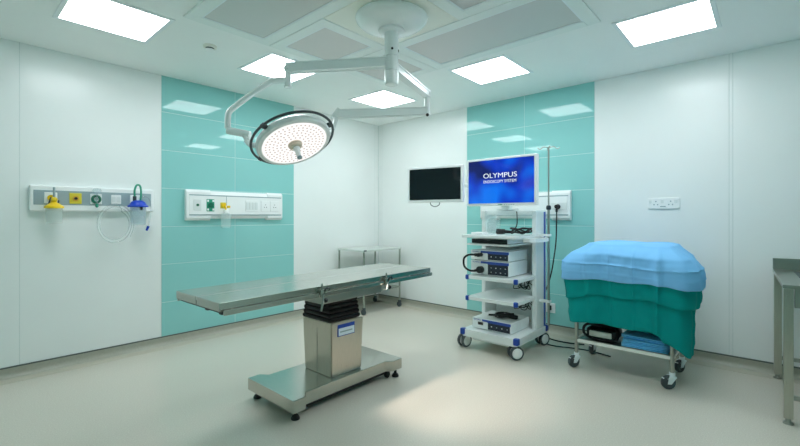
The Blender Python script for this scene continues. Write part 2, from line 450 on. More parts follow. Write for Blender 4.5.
# beam of the lamp
ld = bpy.data.lights.new('surgical_beam', 'SPOT'); ld.energy = 104; ld.color = (1.0, .84, .74); ld.spot_size = math.radians(40); ld.spot_blend = .8; ld.shadow_soft_size = .05
lo = bpy.data.objects.new('surgical_beam', ld); COL.objects.link(lo)
lp = V((-3.135, -2.194, 1.981))+nrm*.23; lo.location = lp
lo.rotation_euler = (V((-2.25, -3.05, 0))-lp).to_track_quat('-Z', 'Y').to_euler()

# ------------------------------------------------------------------ operating table
ot = thing('operating_table', 'stainless steel operating table with flat two plate top on a square column', 'operating table', (-2.78, -2.205, 0))
OX, OY = -2.78, -2.205
def rel(p): return [(x-OX, y-OY) for x, y in p]
bp_ = rel([(-3.335, -1.905), (-3.335, -2.51), (-3.235, -2.51), (-3.195, -2.45), (-2.375, -2.44), (-2.335, -2.485), (-2.22, -2.485), (-2.22, -1.905), (-2.335, -1.905), (-2.375, -1.965), (-3.195, -1.965), (-3.235, -1.905)])
base = MB().prism(bp_, .07, .16, .006).build('base', M['steel'], ot)
MB().box((-.44, -.2, .035), (.46, .2, .07)).build('base_underside', M['black'], ot, smooth=False)
for x, y in ((-3.275, -2.445), (-3.275, -1.945), (-2.262, -2.445), (-2.262, -1.945)):
    f = MB(); f.cyl((x-OX, y-OY, .028), (x-OX, y-OY, .075), .012, seg=16)
    f.lathe([(0, .001), (.03, .001), (.03, .012), (.02, .028), (0, .03)], 24, Matrix.Translation((x-OX, y-OY, 0)))
    f.build('foot', M['black'], ot)
for x, y in ((-2.33, -2.41), (-2.33, -1.99)):
    c = MB(); c.cyl((x-OX, y-OY-.012, .027), (x-OX, y-OY+.012, .027), .0265, seg=20); c.box((x-OX-.018, y-OY-.018, .035), (x-OX+.018, y-OY+.018, .072), .004)
    c.build('caster', M['black'], ot)
col = MB()
t = bmesh.new()
for z, k in ((.16, .0), (.575, .012)):
    for x, y in ((-2.918-k, -2.39-k), (-2.612+k, -2.39-k), (-2.612+k, -2.05+k), (-2.918-k, -2.05+k)): t.verts.new((x-OX, y-OY, z))
t.verts.ensure_lookup_table(); vv = t.verts
for k in range(4): t.faces.new((vv[k], vv[(k+1) % 4], vv[4+(k+1) % 4], vv[4+k]))
t.faces.new((vv[3], vv[2], vv[1], vv[0])); t.faces.new((vv[4], vv[5], vv[6], vv[7]))
bmesh.ops.bevel(t, geom=list(t.edges), offset=.006, segments=2, affect='EDGES'); col._add(t)
col.build('column', M['steel_v'], ot)
MB().box((-2.9285-OX, -2.2247-OY, .17), (-2.9265-OX, -2.2233-OY, .565)).build('column_seam', M['darkgrey'], ot)
pl = MB().box((-2.868-OX, -2.405-OY, .462), (-2.695-OX, -2.396-OY, .553), .002, 1).build('nameplate', M['blue'], ot)
MB().box((-2.861-OX, -2.4065-OY, .469), (-2.702-OX, -2.404-OY, .525)).build('nameplate_field', M['paleblue'], pl)
bl = MB(); z = .577
for k in range(5):
    w = .004*(4-k)
    bl.box((-.15-w, -.178-w, z), (.14+w, .142+w, z+.037), .0165, 2); z += .033
bl.build('bellows', M['bellows'], ot)
yaw = math.radians(.98)
TM = Matrix.Translation((-2.841-OX, -2.211-OY, .8996)) @ Matrix.Rotation(yaw, 4, 'Z') @ Matrix.Rotation(math.radians(-.453), 4, 'Y')
TL, TW = 1.004, .305
for s in (-1, 1):
    tp = MB(TM); y0, y1 = (.003, TW) if s > 0 else (-TW, -.003)
    tp.box((-TL, y0, -.052), (TL, y1, 0), .004)
    tp.build('top_plate', M['steel'], ot)
MB(TM).box((-TL+.002, -.004, -.02), (TL-.002, .004, .0006)).build('seam_highlight', M['steel_pale'], ot)  # pale strip painted in for the bright highlight along the plate seam
ch = MB(TM)
ch.box((-.265, -TW+.008, -.135), (.345, TW-.008, -.052), .006)
ch.build('chassis', M['steel_dull'], ot)
uf = MB(TM); uf.box((-TL+.02, -TW+.03, -.066), (TL-.03, TW-.03, -.052)); uf.build('underframe', M['black'], ot, smooth=False)
for s in (-1, 1):
    for x0, x1 in ((-TL+.015, -.315), (-.265, .345), (.395, TL-.005)):
        rl = MB(TM); y = s*(TW+.018)
        rl.box((x0, y-.005, -.072), (x1, y+.005, -.042), .002)
        for q in (x0+.06, (x0+x1)/2, x1-.06): rl.cyl((q, s*(TW-.005), -.045), (q, y, -.055), .008, seg=12)
        rl.build('side_rail', M['steel'], ot)
for q in (-.9, -.3):
    h_ = MB(TM); h_.box((-TL+.02, q*.3-.02, -.075), (-TL+.06, q*.3+.02, -.055), .004); h_.build('end_bracket', M['black'], ot)
def clamp(x, drop, name='rail_clamp'):
    y = -TW-.018
    c = MB(TM); c.box((x-.018, y-.018, -.075), (x+.018, y+.012, -.02), .005); c.cyl((x, y-.004, -.02), (x, y-.004, .022), .007, seg=12)
    o = c.build(name, M['steel'], ot)
    k = MB(TM); k.tube([(x-.004, y-.02, -.05), (x-.012, y-.03, -.10), (x-.016, y-.035, -drop*.65), (x-.045, y-.05, -drop)], .008, 10, 5); k.build('lever', M['steel_dull'], o)
    kn = MB(TM); kn.tube([(x+.012, y-.01, -.06), (x+.018, y-.02, -.02), (x+.045, y-.02, -.015), (x+.05, y-.022, -.035)], .006, 10, 5); kn.sphere((x+.015, y-.025, -.095), .016); kn.build('hook', M['blackgloss'], o)
clamp(-.29, .155); clamp(.37, .105)

MB().box((-2.848-OX, -2.4072-OY, .492), (-2.722-OX, -2.406-OY, .502)).build('nameplate_line', M['greyplastic'], pl)
# ------------------------------------------------------------------ small steel table in the corner
it = thing('instrument_table', 'small empty steel table on thin legs in the far corner of the room', 'instrument table', (-.55, -.365, 0))
tb = MB(); tb.box((-.395, -.285, .885), (.395, .285, .912), .004)
tb.build('tabletop', M['steel_pale'], it)
MB().box((-.385, -.275, .30), (.385, .275, .318), .003).build('lower_shelf', M['steel_dull'], it)
for sx in (-1, 1):
    for sy in (-1, 1):
        lg = MB(); x, y = sx*.375, sy*.265
        lg.cyl((x, y, .1), (x, y, .886), .0135, seg=16); L_ = lg.build('leg', M['steel_dull'], it)
        cs = MB(); cs.box((x-.016, y-.02, .055), (x+.016, y+.02, .105), .004); cs.cyl((x-.012, y+.008, .041), (x+.012, y+.008, .041), .04, seg=20); cs.build('caster', M['tyre'], L_)
MB().box((-.40, -.295, .895), (-.35, -.284, .912), .002).build('edge_clip', M['darkgrey'], it)

# ------------------------------------------------------------------ left gas rail and its fittings
gr = thing('gas_outlet_rail', 'white and grey medical gas outlet rail on the white left wall panel', 'gas outlet rail', (-3.883, 0, 1.548))
MB().box((-.488, -.055, -.115), (.488, 0, .115), .012, 3).build('housing', M['white'], gr)
MB().box((-.462, -.059, -.058), (.462, -.05, .072), .002, 1).build('fascia', M['greyplastic'], gr)
def plate(parent, cx, mat_, hw=.046, hz=.05, z=0.004, y=-.066, name='outlet_plate'):
    return MB().box((cx-hw, y, z-hz), (cx+hw, -.055, z+hz), .006).build(name, mat_, parent)
p = plate(gr, -.345, M['white']); MB().cyl((-.345, -.078, .004), (-.345, -.06, .004), .026).build('socket', M['yellow'], p)
p = plate(gr, -.167, M['yellow_plate']); s_ = MB().cyl((-.167, -.072, .004), (-.167, -.06, .004), .024).build('socket', M['redlabel'], p); MB().cyl((-.167, -.076, .004), (-.167, -.062, .004), .013).build('socket', M['black'], p)
p = plate(gr, -.011, M['white'])
tr = MB(); tr.torus(.031, .011, 40, 10, Matrix.Translation((-.011, -.068, .002)) @ Matrix.Rotation(PI/2, 4, 'X')); tr.build('socket_ring', M['green'], p)
MB().cyl((-.011, -.08, .002), (-.011, -.06, .002), .012).build('socket', M['green'], p)
p = plate(gr, .152, M['white'], .042, .045, .004, -.066, 'switch_plate')
for k in range(2):
    MB().box((.152-.036+k*.038, -.07, -.02), (.152-.004+k*.038, -.06, .03), .003).build('rocker', M['offwhite'], p)
p = plate(gr, .32, M['white'], .05)
# oxygen flowmeter with a clear round top
fm = thing('oxygen_flowmeter', 'clear round topped flowmeter plugged into the green outlet', 'flowmeter', (-3.894, -.068, 1.55))
MB().cyl((0, -.02, 0), (0, .0, 0), .014).build('stem', M['chrome'], fm)
MB().lathe([(0, .105), (.03, .1), (.036, .08), (.03, .06), (.012, .055), (0, .055)], 24, Matrix.Translation((0, -.025, 0))).build('dome', M['cleartop'], fm)
MB().cyl((0, -.025, .055), (0, -.025, -.055), .008).build('tube', M['cleartop'], fm)
MB().lathe([(0, -.04), (.012, -.045), (.014, -.07), (.006, -.08), (0, -.08)], 16, Matrix.Translation((0, -.025, 0))).build('nozzle', M['greenhose'], fm)
# suction jars
j1 = thing('suction_jar', 'clear suction jar under a wide yellow lid on the gas rail', 'suction jar', (-4.215, -.13, 1.32))
MB().lathe([(0, 0), (.056, 0), (.06, .008), (.062, .14), (.058, .14), (.056, .012), (0, .01)], 32).build('jar', M['clear'], j1)
MB().lathe([(0, .19), (.02, .19), (.034, .182), (.05, .168), (.068, .156), (.071, .146), (.071, .138), (0, .138)], 36).build('lid', M['yellow'], j1)
cp = MB(); cp.sphere((0, -.005, .215), .024); cp.box((-.02, .02, .185), (.02, .063, .225), .006); cp.cyl((.0, 0, .18), (0, 0, .215), .02); cp.build('regulator', M['yellow'], j1)
MB().cyl((0, .0, .23), (0, .0, .325), .009).build('gauge_tube', M['greyplastic'], j1)
cp = MB(); cp.cyl((-.035, .02, .17), (-.02, .02, .235), .006); cp.cyl((.03, .02, .17), (.035, .02, .21), .006); cp.build('lever', M['darkgrey'], j1)
j2 = thing('suction_jar', 'pale suction canister under a bright blue lid at the end of the gas rail', 'suction jar', (-3.568, -.157, 1.30))
MB().lathe([(0, 0), (.062, 0), (.066, .008), (.07, .18), (.066, .18), (.062, .012), (0, .01)], 32).build('jar', M['cleartop'], j2)
MB().lathe([(0, .245), (.035, .245), (.06, .23), (.075, .2), (.09, .192), (.09, .18), (0, .18)], 36).build('lid', M['bluelid'], j2)
cp = MB(); cp.cyl((-.03, .0, .24), (-.03, 0, .285), .016); cp.build('lid_port', M['darkgrey'], j2)
MB().cyl((0.01, -.06, .15), (0.01, -.06, .185), .014).build('lid_plug', M['black'], j2)
MB().tube([(-.03, 0, .28), (-.032, -.005, .34), (-.02, -.01, .39), (.0, -.012, .40), (.018, -.01, .38), (.024, -.005, .31), (.02, 0, .24)], .009, 10, 6).build('loop_hose', M['greenhose'], j2)
tb = thing('suction_tubing', 'coil of clear tubing hanging below the gas rail beside the blue jar', 'tubing', (-3.74, -.055, 1.33))
pts = []
for k in range(34):
    a = PI/2-.5-2*PI*k/14.5; rr = .115+.045*(k/34); rz = .14+.07*(k/34)
    pts.append((rr*math.cos(a), -.012-.0002*k, -.02+rz*math.sin(a)))
mb = MB(); mb.tube([(.03, -.03, .16), (.05, -.03, .12)]+pts, .005, 8, 4); mb.build('coil', M['cleartube'], tb)
mb = MB(); mb.tube([(.20, -.095, .25), (.265, -.085, .245), (.297, -.07, .15), (.287, -.035, -.05)], .005, 8, 5); mb.build('tail', M['cleartube'], tb)
MB().cyl((.285, -.03, -.045), (.268, -.03, -.09), .013, .010, 14).build('connector', M['bluelid'], tb)

# ------------------------------------------------------------------ bed head panels
def bed_panel(name, label, loc, rz, L=1.21):
    r = thing(name, label, 'bed head panel', loc, rz)
    hl = L/2
    h = MB(); prof = [(0, -.175), (-.03, -.175), (-.055, -.145), (-.055, .145), (-.03, .175), (0, .175)]
    def ext(mb, x0, x1, pf):
        t = bmesh.new(); A = [t.verts.new((x0, y, z)) for y, z in pf]; B = [t.verts.new((x1, y, z)) for y, z in pf]
        n_ = len(pf)
        for k in range(n_): t.faces.new((A[k], A[(k+1) % n_], B[(k+1) % n_], B[k]))
        t.faces.new(A[::-1]); t.faces.new(B); bmesh.ops.recalc_face_normals(t, faces=t.faces)
        bmesh.ops.bevel(t, geom=list(t.edges), offset=.003, segments=2, affect='EDGES'); mb._add(t)
    ext(h, -hl+.01, hl-.01, [(0, -.155), (-.03, -.155), (-.05, -.12), (-.05, .12), (-.03, .165), (0, .165)])
    h.build('body', M['white'], r)
    for x0, x1 in ((-hl, -hl+.27), (hl-.22, hl)):
        e_ = MB(); ext(e_, x0, x1, prof); e_.build('end_cover', M['white'], r)
    MB().box((-hl+.03, -.060, -.105), (hl-.03, -.05, .105), .003).build('fascia', M['white'], r)
    g = MB()
    for z in (.112, -.112): g.box((-hl+.03, -.058, z-.006), (hl-.02, -.05, z+.006))
    g.build('groove', M['greyplastic'], r, smooth=False)
    return r
p2 = bed_panel('bed_head_panel', 'white bed head panel with gas outlets on the left teal cladding', (-2.467, -.004, 1.515), 0)
def pp(x, w, h_, m_, name, y=-.066, z=0): return MB().box((x-w/2, y, z-h_/2), (x+w/2, -.058, z+h_/2), .004).build(name, m_, p2)
def fx(u): return u+2.467
q = pp(fx(-2.955), .085, .125, M['offwhite'], 'outlet_plate'); MB().cyl((fx(-2.955), -.075, 0), (fx(-2.955), -.06, 0), .014).build('socket', M['green'], q)
q = pp(fx(-2.81), .088, .14, M['greenhose'], 'outlet_plate')
mb = MB(); mb.cyl((fx(-2.81), -.078, 0), (fx(-2.81), -.06, 0), .03); mb.build('socket', M['green'], q)
mb = MB()
for sx in (-1, 1):
    for sz in (-1, 1): mb.box((fx(-2.81)+sx*.03-.01, -.069, sz*.05-.012), (fx(-2.81)+sx*.03+.01, -.06, sz*.05+.012))
mb.build('plate_mark', M['white'], q)
q = pp(fx(-2.66), .07, .07, M['yellow_plate'], 'outlet_plate'); MB().cyl((fx(-2.66), -.085, 0), (fx(-2.66), -.06, 0), .026).build('socket', M['yellow'], q)
mb = MB(); mb.box((fx(-2.622)-.003, -.0615, 0), (fx(-2.622)+.003, -.059, .105)); mb.build('fascia_joint', M['greyplastic'], p2)
q = pp(fx(-2.30), .17, .135, M['white'], 'switch_plate', -.067)
for k in range(4): MB().box((fx(-2.30)-.077+k*.039, -.071, -.045), (fx(-2.30)-.042+k*.039, -.064, .045), .003).build('rocker', M['offwhite'], q)
for x in (-2.115, -1.985):
    q = pp(fx(x), .125, .135, M['white'], 'socket_plate', -.067)
    mb = MB()
    for dx, dz in ((0, .018), (-.014, -.012), (.014, -.012)): mb.cyl((fx(x)+dx, -.0685, dz), (fx(x)+dx, -.06, dz), .005, seg=10)
    mb.build('pin_holes', M['darkgrey'], q)
hb = thing('humidifier_bottle', 'clear humidifier bottle hanging from the yellow outlet of the teal wall panel', 'humidifier bottle', (-2.66, -.13, 1.25))
MB().lathe([(0, 0), (.05, 0), (.056, .01), (.058, .15), (.04, .175), (.025, .18), (.025, .175), (.053, .14), (.05, .012), (0, .01)], 28).build('bottle', M['clear'], hb)
MB().lathe([(0, .215), (.022, .215), (.028, .205), (.028, .18), (0, .18)], 24).build('cap', M['white'], hb)
mb = MB(); mb.tube([(0, 0, .21), (0, .01, .245), (0, .03, .262)], .01, 10, 4); mb.box((.01, -.02, .235), (.045, 0, .262), .004); mb.build('inlet', M['yellow'], hb)
p3 = bed_panel('bed_head_panel', 'white bed head panel on the right teal cladding behind the equipment cart', (-.004, -2.565, 1.515), -PI/2, 1.18)
q = MB().box((.37, -.067, -.05), (.555, -.058, .03), .003).build('socket_strip', M['offwhite'], p3)
# wall sockets
ws = thing('wall_socket', 'white double power socket plate alone on the right white wall panel', 'power socket', (0, -4.065, 1.518), -PI/2)
MB().box((-.138, -.014, -.056), (.138, 0, .056), .005).build('plate', M['white'], ws)
mb = MB()
for cx in (-.066, .062):
    for dx, dz in ((0, .02), (-.016, -.012), (.016, -.012)): mb.cyl((cx+dx, -.0155, dz), (cx+dx, -.01, dz), .0065, seg=10)
mb.build('pin_holes', M['greyplastic'], ws)
for cx in (-.01, .105, -.115): MB().box((cx-.014, -.018, .002), (cx+.014, -.012, .034), .002).build('rocker', M['offwhite'], ws)
MB().box((-.028, -.0155, -.036), (.02, -.01, -.027)).build('plate_mark', M['greyplastic'], ws)
w2 = thing('wall_socket', 'low white square socket on the teal cladding by the cart', 'power socket', (-.004, -2.905, .292), -PI/2)
MB().box((-.062, -.016, -.058), (.062, 0, .058), .005).build('plate', M['white'], w2)
MB().box((-.02, -.045, -.025), (.02, -.012, .03), .006).build('plug', M['black'], w2)

# ------------------------------------------------------------------ endoscopy cart
CX, CY = -.86, -2.73
ct = thing('equipment_cart', 'tall white endoscopy cart with blue corner bumpers on twin wheel casters', 'equipment cart', (CX, CY, 0))
def cl(x, y, z): return (x-CX, y-CY, z)
def rrect(x0, y0, x1, y1, r, k=6):
    pts = []
    for cx, cy, a in ((x1-r, y1-r, 0), (x0+r, y1-r, PI/2), (x0+r, y0+r, PI), (x1-r, y0+r, 3*PI/2)):
        for i in range(k+1):
            t_ = a+PI/2*i/k; pts.append((cx+r*math.cos(t_), cy+r*math.sin(t_)))
    return pts
def slab(name, x0, y0, x1, y1, z0, z1, r, m_=None, bev=.004):
    return MB().prism(rrect(x0-CX, y0-CY, x1-CX, y1-CY, r), z0, z1, bev, 2).build(name, m_ or M['white_paint'], ct)
slab('base', -1.215, -3.065, -.5, -2.44, .128, .205, .03)
MB().box(cl(-1.10, -2.96, .075), cl(-.56, -2.5, .13), .006).build('base_tray', M['offwhite'], ct)
s1 = slab('shelf', -1.19, -3.045, -.5, -2.48, .512, .548, .02)
s2 = slab('shelf', -1.19, -3.045, -.5, -2.48, .732, .768, .02)
slab('top_shelf', -1.23, -3.06, -.5, -2.42, 1.165, 1.195, .07)
slab('keyboard_tray', -1.17, -2.955, -.65, -2.47, 1.085, 1.103, .02)
for y0, y1 in ((-3.055, -3.005), (-2.455, -2.405)):
    MB().box(cl(-.755, y0, .2), cl(-.49, y1, 1.45), .012, 3).build('post', M['white_paint'], ct)
for y0, y1 in ((-3.060, -3.05),):
    MB().box(cl(-.565, y0, .21), cl(-.525, y1, 1.435), .002, 1).build('blue_strip', M['bluestripe'], ct)
MB().box(cl(-.50, -3.01, .2), cl(-.48, -2.45, 1.165)).build('back_panel', M['offwhite'], ct)
MB().box(cl(-.72, -3.01, 1.40), cl(-.55, -2.45, 1.45), .008).build('crossbeam', M['white_paint'], ct)
mb = MB(); mb.box(cl(-.87, -2.80, 1.45), cl(-.62, -2.66, 1.47), .006); mb.box(cl(-.80, -2.78, 1.46), cl(-.74, -2.68, 1.72), .006); mb.box(cl(-.898, -2.79, 1.65), cl(-.76, -2.67, 1.75), .006)
mb.build('monitor_bracket', M['offwhite'], ct)
for x, y, z0, z1 in ((-1.203, -3.053, .150, .212), (-1.203, -2.452, .150, .212), (-.512, -3.053, .150, .212), (-.512, -2.452, .150, .212), (-1.18, -3.035, .507, .555), (-1.18, -2.49, .507, .555), (-1.18, -3.035, .727, .775), (-1.18, -2.49, .727, .775)):
    sx = -1 if x < -.9 else 1; sy = -1 if y < -2.7 else 1
    mb = MB(); k = .027 if z1-z0 > .06 else .020
    mb.box(cl(x-k, y-k, z0-.004), cl(x+k, y+k, z1-.0), .012, 3); mb.build('corner_bumper', M['blue'], ct)
for x, y, a in ((-1.175, -3.03, -.7), (-1.155, -2.435, -.2), (-.545, -3.03, -.35), (-.545, -2.46, .5)):
    Mx = Matrix.Translation((x-CX, y-CY, 0)) @ Matrix.Rotation(a, 4, 'Z') @ Matrix.Diagonal((1.12, 1.12, 1.1, 1))
    fk = MB(Mx); fk.cyl((0, 0, .095), (0, 0, .117), .02); fk.box((-.03, -.012, .05), (.03, .012, .112), .008); fo = fk.build('caster', M['darkgrey'], ct)
    for s in (-1, 1):
        wh = MB(Mx); R_ = Matrix.Translation((0, s*.026, .0625)) @ Matrix.Rotation(PI/2, 4, 'X')
        wh.lathe([(.046, -.012), (.058, -.012), (.062, -.006), (.062, .006), (.058, .012), (.046, .012)], 32, R_); wo = wh.build('wheel', M['tyre'], fo)
        hb_ = MB(Mx); hb_.lathe([(0, -.013), (.035, -.013), (.047, -.010), (.047, .010), (.035, .013), (0, .013)], 32, R_); hb_.build('hub', M['white'], fo)
# endoscope holder ring around the near post
mb = MB(); mb.prism([(x-CX, y-CY) for x, y in ((-1.0, -3.02), (-.985, -3.085), (-.93, -3.13), (-.84, -3.155), (-.68, -3.155), (-.60, -3.13), (-.56, -3.09), (-.56, -3.062), (-.60, -3.085), (-.66, -3.10), (-.82, -3.10), (-.88, -3.085), (-.90, -3.05), (-.90, -3.02))], 1.125, 1.165, .006)
mb.build('scope_holder', M['white'], ct)
# infusion pole clamped to the cart
pole = MB(); px, py = -.82, -3.155
PXY = (-.66, -3.147)
px, py = PXY
pole.cyl(cl(px, py, .25), cl(px, py, 1.5), .0125, seg=16); pole.cyl(cl(px, py, 1.49), cl(px, py, 2.11), .008, seg=14); po = pole.build('infusion_pole', M['steel_dull'], ct)
mb = MB(); mb.lathe([(0, 0), (.02, 0), (.025, .012), (.025, .03), (.018, .045), (0, .045)], 20, Matrix.Translation(cl(px, py, 1.455))); mb.build('clamp_knob', M['navy'], po)
mb = MB()
for a in range(4):
    t_ = a*PI/2+.5; c_, s_ = math.cos(t_), math.sin(t_); b0 = cl(px, py, 2.10)
    mb.tube([b0, (b0[0]+.05*c_, b0[1]+.05*s_, b0[2]+.012), (b0[0]+.085*c_, b0[1]+.085*s_, b0[2]-.012), (b0[0]+.11*c_, b0[1]+.11*s_, b0[2]+.005)], .004, 8, 5)
mb.build('bag_hook', M['steel_dull'], po)
for z in (1.19, .5):
    MB().box(cl(px-.03, py-.02, z-.012), cl(px+.03, -3.05, z+.012), .004).build('pole_bracket', M['white'], po)
# monitors
def monitor(name, label, loc, rz, w, h_, bez, scr_mat, d=.06):
    r = thing(name, label, 'monitor', loc, rz)     # screen faces local -Y, centre at origin
    MB().box((-w/2, 0, -h_/2), (w/2, d, h_/2), .008, 3).build('casing', M['white'], r)
    MB().box((-w/2+bez, -.002, -h_/2+bez*1.15), (w/2-bez, .004, h_/2-bez)).build('screen', scr_mat, r, smooth=False)
    MB().box((-w*.25, d-.01, -h_*.3), (w*.25, d+.03, h_*.3), .008).build('rear_housing', M['offwhite'], r)
    return r
mz = 1.753
m1 = monitor('surgical_monitor', 'large white framed monitor with a lit blue screen on the cart', (-.99, -2.76, mz), -PI/2, .80, .51, .024, M['screen'])
TX = Matrix.Translation((.002, -.0035, .062)) @ Matrix.Rotation(PI/2, 4, 'X')
text('screen_title', 'OLYMPUS', .072, TX, M['textwhite'], m1, bold=0, width=.385)
TX = Matrix.Translation((.0, -.0035, .0)) @ Matrix.Rotation(PI/2, 4, 'X')
text('screen_subtitle', 'ENDOSCOPY SYSTEM', .042, TX, M['textwhite'], m1, bold=0, width=.375)
mb = MB()
for k in range(5): mb.box((.05+k*.025, -.003, -.2465), (.065+k*.025, .002, -.2405))
mb.build('control_buttons', M['greyplastic'], m1)
MB().box((-.02, -.003, -.2465), (.03, .002, -.2405)).build('power_lamp', M['greenhose'], m1)
ang2 = math.atan2(-2.346+1.701, -1.056+1.189)
m2 = monitor('surgical_monitor', 'smaller monitor with a black blank screen beside the blue one', (-1.125, -2.010, 1.753), ang2, .695, .415, .027, M['screenoff'], .05)
MB().tube([(-.06, .02, -.2), (-.05, .02, -.235), (0, .02, -.255), (.05, .02, -.235), (.06, .02, -.2)], .005, 8, 6).build('cable_loop', M['darkgrey'], m2)
mb = MB(); 
inv = (Matrix.Translation((-1.1225, -2.0235, 1.753)) @ Matrix.Rotation(ang2, 4, 'Z')).inverted()
mb.tube([inv @ V((-.97, -2.12, 1.735)), inv @ V((-.90, -2.29, 1.735)), inv @ V((-.86, -2.45, 1.735)), inv @ V((-.81, -2.64, 1.735))], .02, 12, 4)
mb.build('support_arm', M['offwhite'], m2)
# boxed instruments on the cart
def device(name, label, x0, y0, z0, y1, z1, depth, split, conn=None, win=False):
    cx, cy = x0+depth/2, (y0+y1)/2
    r = thing(name, label, 'endoscopy unit', (cx, cy, z0)); hx, hy, h_ = depth/2, (y1-y0)/2, z1-z0
    MB().box((-hx, -hy, .006), (hx, hy, h_), .006).build('casing', M['white_paint'], r)
    sy = hy-2*hy*split
    MB().box((-hx-.003, -hy+.012, .012), (-hx+.004, sy, h_-.03), .002, 1).build('control_panel', M['navy'], r)
    MB().box((-hx-.004, -hy+.004, h_-.028), (-hx+.004, hy-.12, h_-.006), .002, 1).build('blue_stripe', M['bluestripe'], r)
    MB().box((-hx-.005, -hy+.003, h_-.034), (-hx+.004, sy+.004, h_-.006), .002, 1).build('panel_stripe', M['bluestripe'], r)
    TXm = Matrix.Translation((-hx-.003, hy-.065, h_-.017)) @ Matrix.Rotation(-PI/2, 4, 'Z') @ Matrix.Rotation(PI/2, 4, 'X')
    text('maker_mark', 'OLYMPUS', .018, TXm, M['bluestripe'], r, bold=0, width=.085)
    rows = 2 if h_ > .115 else 1
    for rw in range(rows):
        for k in range(4):
            y = -hy+.04+k*(sy+hy-.06)/3.4; z = .04+rw*.045 if rows > 1 else h_*.42
            MB().box((-hx-.007, y-.006, z-.005), (-hx, y+.006, z+.005), .002, 1).build('button', M['offwhite'] if (k+rw) % 2 else M['greyplastic'], r)
    for k in range(3):
        MB().box((-hx+.06+k*.08, -hy-.0015, h_*.3), (-hx+.10+k*.08, -hy+.002, h_*.8), .0005, 1).build('vent', M['offwhite'], r)
    if win: MB().box((-hx-.003, hy-.13, .045), (-hx+.002, hy-.07, .075), .001, 1).build('display', M['blackgloss'], r)
    for x in (-hx+.04, hx-.04):
        for y in (-hy+.04, hy-.04): MB().cyl((x, y, 0), (x, y, .008), .012, seg=12).build('foot', M['black'], r)
    return r
dA = device('video_processor', 'upper white video processor of the stacked pair, linked by a black cable', -1.10, -2.925, .924, -2.48, 1.031, .42, .46)
dB = device('light_source', 'taller white light source below the video processor on the cart shelf', -1.10, -2.925, .770, -2.48, .922, .42, .46)
dC = device('irrigation_unit', 'white box unit with a small black display on the cart base', -1.12, -2.955, .207, -2.51, .32, .42, .42, win=True)
r = thing('gap_box', 'thin white box under the cart top shelf, front blackened as the shaded gap', 'gap_box', (-.93, -2.71, 1.103))
MB().box((-.19, -.21, .003), (.19, .21, .05), .004).build('casing', M['white_paint'], r)
MB().box((-.194, -.205, .004), (-.185, .205, .048), .002, 1).build('front', M['blackgloss'], r)  # black face paints the shade of the gap below the top shelf
sc_ = thing('light_cable', 'short black cable looping between processor and light source', 'cable', (-1.13, -2.55, .90))
mb = MB(); mb.tube([(.02, -.06, .085), (-.02, -.06, .085), (-.05, -.03, .088), (-.06, .04, .083), (-.065, .09, .05), (-.065, .10, .0), (-.062, .085, -.05), (-.055, .03, -.08), (-.04, -.04, -.078), (.02, -.06, -.07)], .0105, 12, 6); mb.build('lead', M['black'], sc_)
mb = MB(); mb.cyl((.026, -.06, .085), (-.04, -.06, .085), .02); mb.cyl((-.02, -.06, .085), (-.057, -.03, .087), .016); mb.build('plug', M['black'], sc_)
mb = MB(); mb.cyl((.026, -.06, -.07), (-.02, -.06, -.07), .036); mb.cyl((-.01, -.055, -.07), (-.055, -.02, -.08), .018, .012); mb.build('connector', M['black'], sc_)
# things on the top shelf and lower shelf
cam = thing('camera_head', 'black endoscope camera head and coiled lead on the cart top shelf', 'camera head', (-.98, -2.88, 1.197))
mb = MB(); mb.cyl((-.02, .14, .032), (-.02, .06, .032), .03, .026); mb.cyl((-.02, .06, .032), (-.02, -.02, .03), .018, .014); mb.build('head', M['black'], cam)
pts = [(.0, -.02, .03)]
for k in range(22):
    a = k*.9; pts.append((.03+.07*math.cos(a), -.10+.095*math.sin(a)+.02*math.sin(k*2.1), .014+.055*abs(math.sin(k*.7))))
MB().tube(pts, .008, 10, 5).build('lead', M['black'], cam)
mb = MB(); mb.tube([(.02, .0, .02), (.1, -.02, .10), (.2, .03, .24)], .006, 8, 5); mb.build('upright_lead', M['black'], cam)
bx = MB().box((-.07, -.065, 0), (.07, .065, .022), .003).build('small_white_box', M['white'])
bx.location = (-1.05, -2.56, 1.1965); tag(bx, 'flat small white box lying on the cart top shelf', 'box')
cj = thing('clear_container', 'upturned clear plastic container on the cart top shelf', 'container', (-.86, -2.62, 1.1965))
MB().lathe([(.075, 0), (.072, .12), (.06, .16), (.03, .175), (0, .177), (0, .173), (.056, .156), (.069, .118), (.072, 0)], 28).build('shell', M['clear'], cj)
MB().lathe([(.075, 0), (.08, 0), (.08, .008), (.075, .008)], 28).build('rim', M['cleartop'], cj)
fp = thing('coiled_lead', 'black coiled lead heaped on top of the lowest unit of the cart', 'lead', (-.95, -2.82, .322))
pts = []
for k in range(26):
    a = k*.85; pts.append((.0+.075*math.cos(a)+.02*math.sin(k*1.7), .0+.12*math.sin(a), .012+.028*abs(math.sin(k*.61))))
mb = MB(); mb.tube(pts, .0065, 10, 5); mb.build('loops', M['black'], fp)
mb = MB(); mb.cyl((-.03, .08, .02), (.05, -.06, .035), .022); mb.cyl((.02, .11, .015), (-.02, .20, .012), .01); mb.build('grip', M['black'], fp)
